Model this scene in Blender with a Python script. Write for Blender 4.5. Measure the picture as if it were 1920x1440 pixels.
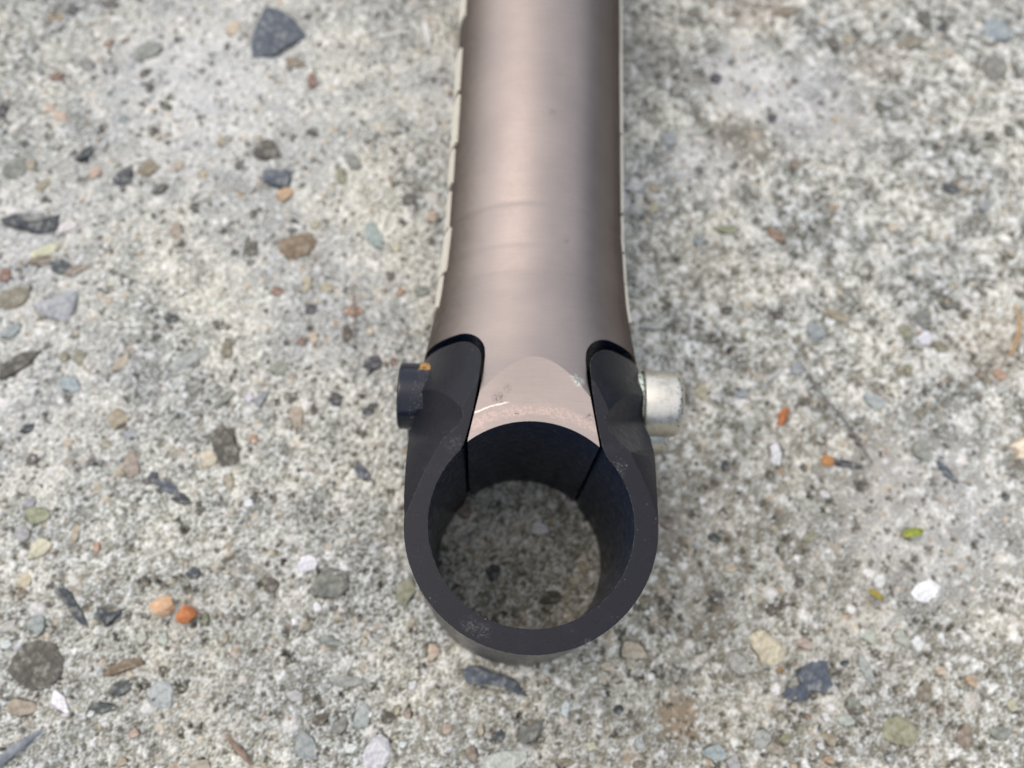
import bpy, bmesh, math, random
import numpy as np
from mathutils import Matrix, Vector

random.seed(7)
rng = np.random.default_rng(11)
for ob in list(bpy.data.objects):
    bpy.data.objects.remove(ob)
SC = bpy.context.scene
COL = SC.collection
MM = 0.001                                  # the shapes are written in millimetres
H = 37.6                                    # height of the stem's clamp
ZC = H / 2

# ------------------------------------------------------------ camera
def Rz(a): return Matrix.Rotation(a, 3, 'Z')
def Rx(a): return Matrix.Rotation(a, 3, 'X')
cam_d = bpy.data.cameras.new('camera')
cam = bpy.data.objects.new('camera', cam_d)
COL.objects.link(cam)
cam_rot = Rz(-0.06657) @ Rx(0.33790) @ Rz(0.10656)
cam.matrix_world = Matrix.Translation(Vector((-6.310, -23.545, 162.184)) * MM) @ cam_rot.to_4x4()
cam_d.sensor_width = 36.0
cam_d.lens = 31.875
cam_d.clip_start = 0.005
cam_d.clip_end = 60.0
cam_d.dof.use_dof = True
cam_d.dof.focus_distance = 0.1225
cam_d.dof.aperture_fstop = 15.0
SC.camera = cam

# ------------------------------------------------------------ daylight
SUN_EL, SUN_AZ = math.radians(61), math.radians(-66)       # azimuth clockwise from +Y
w = bpy.data.worlds.new('World')
SC.world = w
w.use_nodes = True
wn = w.node_tree
sky = wn.nodes.new('ShaderNodeTexSky')
sky.sky_type = 'NISHITA'
sky.sun_disc = False
sky.sun_elevation = SUN_EL
sky.sun_rotation = SUN_AZ
sky.air_density = 0.8
sky.dust_density = 5.0
sky.ozone_density = 1.0
wn.links.new(sky.outputs[0], wn.nodes['Background'].inputs[0])
wn.nodes['Background'].inputs[1].default_value = 0.07
sun_d = bpy.data.lights.new('sun', 'SUN')
sun_d.energy = 1.5
sun_d.angle = math.radians(166)
sun_d.color = (1.0, 0.995, 0.985)
sun = bpy.data.objects.new('sun', sun_d)
COL.objects.link(sun)
sdir = Vector((math.sin(SUN_AZ) * math.cos(SUN_EL), math.cos(SUN_AZ) * math.cos(SUN_EL), math.sin(SUN_EL)))
sun.rotation_euler = sdir.to_track_quat('Z', 'Y').to_euler()
SC.view_settings.view_transform = 'Standard'
SC.view_settings.look = 'None'
SC.view_settings.gamma = 1.0
SC.view_settings.exposure = 0.82
SC.render.engine = 'CYCLES'

# ------------------------------------------------------------ helpers
def tag(o, label=None, cat=None, group=None, kind=None):
    for k, v in (('label', label), ('category', cat), ('group', group), ('kind', kind)):
        if v: o[k] = v
    return o

def link(name, me, mat=None, parent=None):
    o = bpy.data.objects.new(name, me)
    COL.objects.link(o)
    if mat is not None and not me.materials: me.materials.append(mat)
    if parent is not None: o.parent = parent
    return o

def mesh_of(name, verts, faces, smooth=None):
    me = bpy.data.meshes.new(name)
    me.from_pydata([tuple(c * MM for c in v) for v in verts], [], faces)
    me.validate()
    bm = bmesh.new(); bm.from_mesh(me)
    bmesh.ops.recalc_face_normals(bm, faces=bm.faces)
    bm.to_mesh(me); bm.free()
    if smooth is not None:
        me.shade_smooth()
        me.set_sharp_from_angle(angle=math.radians(smooth))
    return me

def prism(poly, z0, z1):
    n = len(poly)
    v = [(x, y, z0) for x, y in poly] + [(x, y, z1) for x, y in poly]
    f = [tuple(range(n))[::-1], tuple(range(n, 2 * n))]
    f += [(i, (i + 1) % n, n + (i + 1) % n, n + i) for i in range(n)]
    return v, f

def revolve_y(prof, x0=0.0, z0=ZC, n=144):
    """closed body of revolution about the line x=x0, z=z0; prof = [(y, r)]"""
    v, f = [], []
    for y, r in prof:
        for k in range(n):
            a = 2 * math.pi * k / n
            v.append((x0 + r * math.sin(a), y, z0 + r * math.cos(a)))
    m = len(prof)
    for j in range(m - 1):
        for k in range(n):
            k2 = (k + 1) % n
            f.append((j * n + k, j * n + k2, (j + 1) * n + k2, (j + 1) * n + k))
    f.append(tuple(range(n))); f.append(tuple(range((m - 1) * n, m * n)))
    return v, f

def lathe_x(prof, yc, zc, n=64, hexr=None, hexdepth=0, sgn=1):
    """turned body about an axis along x; prof = [(x, r)] from the inner end outwards"""
    v, f = [], []
    for x, r in prof:
        for k in range(n):
            a = 2 * math.pi * k / n
            v.append((sgn * x, yc + r * math.cos(a), zc + r * math.sin(a)))
    m = len(prof)
    for j in range(m - 1):
        for k in range(n):
            k2 = (k + 1) % n
            f.append((j * n + k, j * n + k2, (j + 1) * n + k2, (j + 1) * n + k))
    f.append(tuple(range(n))); f.append(tuple(range((m - 1) * n, m * n)))
    return v, f

def temp(v, f):
    return link('temp', mesh_of('temp', v, f))

def boolean(base, cutters):
    """base: object, cutters: [(object, 'DIFFERENCE'|'INTERSECT')]; returns the finished mesh"""
    for c, op in cutters:
        m = base.modifiers.new('b', 'BOOLEAN')
        m.operation = op; m.object = c; m.solver = 'EXACT'
    dg = bpy.context.evaluated_depsgraph_get()
    dg.update()
    me = bpy.data.meshes.new_from_object(base.evaluated_get(dg))
    for c, op in cutters:
        if c.name in bpy.data.objects: bpy.data.objects.remove(c)
    bpy.data.objects.remove(base)
    return me

def finish(me, ang=30):
    bm = bmesh.new(); bm.from_mesh(me)
    bmesh.ops.remove_doubles(bm, verts=bm.verts, dist=2e-7)
    big = [f for f in bm.faces if len(f.verts) > 4]
    bmesh.ops.triangulate(bm, faces=big)
    bm.to_mesh(me); bm.free()
    me.shade_smooth()
    me.set_sharp_from_angle(angle=math.radians(ang))
    for p in me.polygons:
        if abs(p.normal.z) > .99995: p.use_smooth = False      # machined flats
    return me

def arc(cx, cy, r, a0, a1, n):
    return [(cx + r * math.cos(math.radians(a0 + (a1 - a0) * i / n)), cy + r * math.sin(math.radians(a0 + (a1 - a0) * i / n))) for i in range(n + 1)]

# ------------------------------------------------------------ node helpers
class Mat:
    def __init__(s, name):
        s.m = bpy.data.materials.new(name); s.m.use_nodes = True
        s.t = s.m.node_tree; s.b = s.t.nodes['Principled BSDF']
        tc = s.t.nodes.new('ShaderNodeTexCoord')
        vm = s.t.nodes.new('ShaderNodeVectorMath'); vm.operation = 'SCALE'; vm.inputs['Scale'].default_value = 1000.0
        s.t.links.new(tc.outputs['Object'], vm.inputs[0]); s.pos = vm.outputs[0]      # object space in millimetres
    def put(s, sock, val):
        if hasattr(val, 'is_linked') or isinstance(val, bpy.types.NodeSocket): s.t.links.new(val, sock)
        elif isinstance(val, tuple) and len(val) == 3 and sock.type == 'RGBA': sock.default_value = (*val, 1)
        else: sock.default_value = val
    def math(s, op, a, b=0.0, c=None, clamp=False):
        n = s.t.nodes.new('ShaderNodeMath'); n.operation = op; n.use_clamp = clamp
        s.put(n.inputs[0], a); s.put(n.inputs[1], b)
        if c is not None: s.put(n.inputs[2], c)
        return n.outputs[0]
    def scale(s, v, xyz):
        n = s.t.nodes.new('ShaderNodeVectorMath'); n.operation = 'MULTIPLY'
        s.put(n.inputs[0], v); n.inputs[1].default_value = xyz
        return n.outputs[0]
    def noise(s, scale, detail=3, rough=.55, vec=None, dist=0.0):
        n = s.t.nodes.new('ShaderNodeTexNoise')
        s.put(n.inputs['Vector'], vec or s.pos); n.inputs['Scale'].default_value = scale
        n.inputs['Detail'].default_value = detail; n.inputs['Roughness'].default_value = rough
        n.inputs['Distortion'].default_value = dist
        return n.outputs['Fac']
    def voro(s, scale, vec=None, rnd=1.0):
        n = s.t.nodes.new('ShaderNodeTexVoronoi')
        s.put(n.inputs['Vector'], vec or s.pos); n.inputs['Scale'].default_value = scale; n.inputs['Randomness'].default_value = rnd
        return n.outputs['Distance']
    def ramp(s, v, a, b, lo=0.0, hi=1.0, smooth=True):
        n = s.t.nodes.new('ShaderNodeMapRange'); n.clamp = True
        if smooth: n.interpolation_type = 'SMOOTHSTEP'
        s.put(n.inputs[0], v); s.put(n.inputs[1], a); s.put(n.inputs[2], b); s.put(n.inputs[3], lo); s.put(n.inputs[4], hi)
        return n.outputs[0]
    def mix(s, f, a, b, mode='MIX'):
        n = s.t.nodes.new('ShaderNodeMix'); n.data_type = 'RGBA'; n.blend_type = mode
        s.put(n.inputs[0], f); s.put(n.inputs[6], a); s.put(n.inputs[7], b)
        return n.outputs[2]
    def xyz(s):
        n = s.t.nodes.new('ShaderNodeSeparateXYZ'); s.put(n.inputs[0], s.pos); return n.outputs
    def bump(s, h, strength, dist, normal=None):
        n = s.t.nodes.new('ShaderNodeBump'); n.inputs['Strength'].default_value = strength; n.inputs['Distance'].default_value = dist * MM
        s.put(n.inputs['Height'], h)
        if normal is not None: s.put(n.inputs['Normal'], normal)
        return n.outputs[0]
    def bevel(s, r):
        n = s.t.nodes.new('ShaderNodeBevel'); n.samples = 4; n.inputs['Radius'].default_value = r * MM
        return n.outputs[0]
    def set(s, **k):
        names = {'color': 'Base Color', 'metal': 'Metallic', 'rough': 'Roughness', 'normal': 'Normal', 'spec': 'Specular IOR Level', 'coat': 'Coat Weight',
                 'aniso': 'Anisotropic', 'aniso_rot': 'Anisotropic Rotation', 'trans': 'Transmission Weight', 'tangent': 'Tangent', 'sub': 'Subsurface Weight'}
        for a, v in k.items(): s.put(s.b.inputs[names[a]], v)
        return s.m
    def disc(s, x, y, r0, r1):
        """1 inside radius r0 of the vertical line through (x, y), 0 beyond r1"""
        n = s.t.nodes.new('ShaderNodeVectorMath'); n.operation = 'DISTANCE'
        s.put(n.inputs[0], s.scale(s.pos, (1, 1, 0))); n.inputs[1].default_value = (x, y, 0)
        return s.ramp(n.outputs['Value'], r0, r1, 1.0, 0.0)
# ------------------------------------------------------------ materials
def mat_tube():
    m = Mat('brushed_bronze_metal')
    X, Y, Z = m.xyz()
    brush = m.noise(1.0, 4, .6, m.scale(m.pos, (.25, 9.0, .25)))
    brush2 = m.noise(1.0, 2, .5, m.scale(m.pos, (.06, 2.6, .06)))
    blot = m.noise(.10, 4, .6)
    fine = m.noise(1.6, 3, .6)
    col = m.mix(m.ramp(blot, .3, .7), TUBE_A, TUBE_B)
    col = m.mix(m.ramp(brush,   .25, .75, 0, .2), col, m.mix(.5, col, (.08, .065, .06)))
    d = m.t.nodes.new('ShaderNodeVectorMath'); d.operation = 'LENGTH'
    m.put(d.inputs[0], m.scale(m.pos, (1, 1, 0))); dist = d.outputs['Value']
    dn = m.math('ADD', dist, m.math('MULTIPLY', m.math('SUBTRACT', m.noise(1.1, 5, .7), .5), 2.6))
    worn = m.math('MULTIPLY', m.ramp(dn, 15.3, 15.9), m.ramp(dn, 16.6, 17.6, 1, 0))
    near = m.ramp(dist, 30, 22)
    col = m.mix(m.math('MULTIPLY', worn, m.ramp(m.noise(2.6, 5, .75), .40, .62, .05, .6)), col, (.56, .42, .36))
    band = m.ramp(m.math('ABSOLUTE', m.math('SUBTRACT', m.math('ADD', dist, m.math('MULTIPLY', m.math('SUBTRACT', m.noise(1.3, 4, .7), .5), .5)), 17.75)), .04, .20, 1, 0)
    band = m.math('MULTIPLY', band, m.math('MULTIPLY', m.ramp(X, -4.6, -3.4, 1, 0), m.ramp(m.noise(2.4, 3, .6), .3, .42)))
    band = m.math('MULTIPLY', band, m.ramp(X, -9.4, -8.6, 0, 1))
    col = m.mix(band, col, (.74, .63, .57))
    # small dark smudges, pin holes and a chipped edge
    def spots(pts, c, col):
        for x, y, r, k in pts:
            f = m.math('MULTIPLY', m.disc(x, y, r * .3, r), m.ramp(m.noise(3.0, 3, .7), .42, .62, 0, k))
            col = m.mix(f, col, c)
        return col
    col = spots([(-5.3, 18.0, 1.3, .6), (-4.0, 19.4, .9, .4), (8.0, 15.6, .7, .8), (-2.6, 15.6, .4, 1), (4.5, 46, .7, .35), (1.9, 70, 1.0, .3)], (.07, .05, .06), col)
    col = spots([(6.5, 21.0, 1.1, 1), (5.7, 21.7, .8, .9)], (.62, .66, .58), col)
    rough = m.ramp(fine, .2, .8, TUBE_R - .05, TUBE_R + .07)
    n = m.bump(brush, .11, .02)
    n = m.bump(brush2, .04, .05, n)
    m.b.inputs['Specular Tint'].default_value = (.04, .04, .04, 1)          # paints in the dark surroundings the flanks reflect: dull at grazing angles
    return m.set(color=col, metal=1.0, rough=rough, normal=n)

def mat_black(name, base, rough, bev=.18, dust=.5, spec=.36, scuffs=()):
    m = Mat(name)
    sp = m.ramp(m.noise(3.2, 2, .5), .69, .76)
    big = m.ramp(m.noise(.35, 3, .6), .45, .65)
    smear = m.ramp(m.noise(.22, 5, .7, m.scale(m.pos, (1, 1.0, 2.2))), .55, .8, 0, .06)
    col = m.mix(smear, base, (.16, .155, .15))
    col = m.mix(m.math('MULTIPLY', m.math('MULTIPLY', sp, big), dust), col, (.36, .33, .28))
    for x, y, r, k in scuffs:
        f = m.math('MULTIPLY', m.disc(x, y, r * .2, r), m.ramp(m.noise(2.2, 5, .75), .46, .66, 0, k))
        col = m.mix(f, col, (.30, .31, .29))
    bv = m.bevel(bev)
    geo = m.t.nodes.new('ShaderNodeNewGeometry')
    dt = m.t.nodes.new('ShaderNodeVectorMath'); dt.operation = 'DOT_PRODUCT'
    m.put(dt.inputs[0], bv); m.put(dt.inputs[1], geo.outputs['Normal'])
    edge = m.math('MULTIPLY', m.ramp(dt.outputs['Value'], .97, .86), m.ramp(m.noise(2.2, 5, .7), .46, .66, 0, .75))
    col = m.mix(edge, col, (.24, .23, .21))
    scr = m.ramp(m.noise(1.0, 4, .7, m.scale(m.pos, (.25, 3.2, .9)), 1.2), .70, .74, 0, .22)
    scr2 = m.ramp(m.noise(1.0, 4, .7, m.scale(m.pos, (2.6, .3, .9)), 1.5), .71, .75, 0, .22)
    col = m.mix(m.math('MAXIMUM', scr, scr2), col, (.22, .22, .21))
    nrm = m.bump(m.noise(5.0, 3, .6), .12, .02, bv)
    return m.set(color=col, metal=0.0, rough=m.ramp(m.noise(.8, 4, .6), .3, .7, rough - .06, rough + .08), spec=spec, normal=nrm)

def mat_silver():
    m = Mat('pitted_zinc_steel')
    X, Y, Z = m.xyz()
    pits = m.math('MULTIPLY', m.ramp(m.voro(1.3), .10, .22, 1, 0), m.ramp(m.noise(.9, 2, .5), .46, .60, 0, .8))
    rimf = m.ramp(X, 21.7, 23.6)
    pits2 = m.math('MULTIPLY', m.ramp(m.voro(1.5, m.scale(m.pos, (.8, 1, 1))), .22, .38, 1, 0), rimf)
    grime = m.ramp(m.noise(.55, 4, .65), .45, .75)
    col = m.mix(grime, (.66, .63, .56), (.47, .44, .37))
    col = m.mix(m.math('MAXIMUM', pits, m.math('MULTIPLY', pits2, .85)), col, (.10, .085, .06))
    rg = m.math('ADD', m.ramp(m.noise(1.4, 4, .6), .3, .7, .26, .45), m.math('MULTIPLY', pits, .2))
    return m.set(color=col, metal=1.0, rough=rg, normal=m.bump(m.noise(2.2, 4, .6), .2, .06, m.bevel(.2)))

def mat_washer():
    m = Mat('oxidised_washer_metal')
    col = m.mix(m.ramp(m.noise(1.6, 4, .7), .46, .6), (.62, .68, .60), (.25, .29, .25))
    return m.set(color=col, metal=.55, rough=.5, normal=m.bump(m.noise(3, 3, .6), .3, .05))

def mat_nut():
    m = Mat('glossy_black_steel')
    X, Y, Z = m.xyz()
    seam = m.math('ADD', X, m.math('MULTIPLY', m.math('SUBTRACT', 26.6, Y), .17))       # distance to the arm it is seated in
    rust = m.math('MULTIPLY', m.ramp(seam, -17.75, -17.5), m.math('MULTIPLY', m.ramp(Y, 24.6, 25.2), m.ramp(m.noise(1.8, 3, .6), .36, .5)))
    dust = m.math('MULTIPLY', m.ramp(seam, -17.9, -17.2), m.ramp(m.noise(3.4, 3, .7), .58, .68, 0, .6))
    col = m.mix(dust, (.006, .008, .018), (.30, .25, .17))
    col = m.mix(rust, col, (.42, .23, .07))
    return m.set(color=col, metal=0.0, spec=.38, rough=m.math('MAXIMUM', m.math('MULTIPLY', rust, .7), .13), normal=m.bevel(.15))

def mat_decal():
    m = Mat('khaki_decal_film')
    return m.set(color=m.mix(m.noise(.9, 4, .6), (.50, .48, .40), (.66, .64, .55)), metal=0.0, rough=.5)

def mat_concrete():
    m = Mat('weathered_concrete')
    a = m.t.nodes.new('ShaderNodeAttribute'); a.attribute_name = 'albedo'
    f = m.noise(2.2, 5, .7)
    g = m.noise(.035, 3, .55)
    col = m.mix(1.0, a.outputs['Color'], m.mix(m.ramp(f, .25, .75), (.80, .80, .80), (1.16, 1.15, 1.13)), 'MULTIPLY')
    col = m.mix(1.0, col, m.mix(m.ramp(g, .35, .65), (.94, .94, .95), (1.05, 1.04, 1.02)), 'MULTIPLY')
    return m.set(color=col, rough=.93, spec=.25, normal=m.bump(m.noise(3.5, 4, .65), .4, .10))

def mat_stone():
    m = Mat('aggregate_stone')
    oi = m.t.nodes.new('ShaderNodeObjectInfo')
    geo = m.t.nodes.new('ShaderNodeNewGeometry')
    f = m.noise(.9, 5, .62); g = m.noise(2.6, 3, .6)
    paste = m.math('MULTIPLY', m.ramp(m.noise(.75, 6, .75), .50, .66), .75)
    col = m.mix(1.0, oi.outputs['Color'], m.mix(m.ramp(f, .3, .7), (.60, .62, .64), (1.28, 1.28, 1.24)), 'MULTIPLY')
    col = m.mix(paste, col, (.30, .305, .27))
    return m.set(color=col, rough=m.ramp(g, .3, .7, .6, .9), spec=.3, normal=m.bump(g, .35, .15))

def mat_plain(name, a, b, rough=.7, sc=1.2, st=(1, 1, 1), metal=0.0):
    m = Mat(name)
    f = m.noise(1.0, 4, .6, m.scale(m.pos, tuple(sc * c for c in st)))
    return m.set(color=m.mix(m.ramp(f, .3, .7), a, b), rough=rough, metal=metal, normal=m.bump(f, .3, .1))

TUBE_A, TUBE_B, TUBE_R = (.325, .280, .258), (.362, .310, .284), .42
M_TUBE = mat_tube()
M_CLAMP = mat_black('black_anodised_metal', (.0085, .009, .0135), .31, spec=.24, scuffs=((-7.9, -14.0, 1.5, .26), (-6.1, -14.9, 1.6, .22), (12.1, 8.2, 1.6, .28), (-11.4, 10.7, 1.9, .13), (7.8, -16.0, 1.1, .2)))
M_BORE = mat_black('dark_bore_metal_sky_tint', (.004, .010, .026), .30, .1, .2, .10)  # dark recess colour; the sky's blue reflection is mixed into the base
M_SILVER, M_WASHER, M_NUT, M_DECAL = mat_silver(), mat_washer(), mat_nut(), mat_decal()
M_CONC, M_STONE = mat_concrete(), mat_stone()

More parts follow.
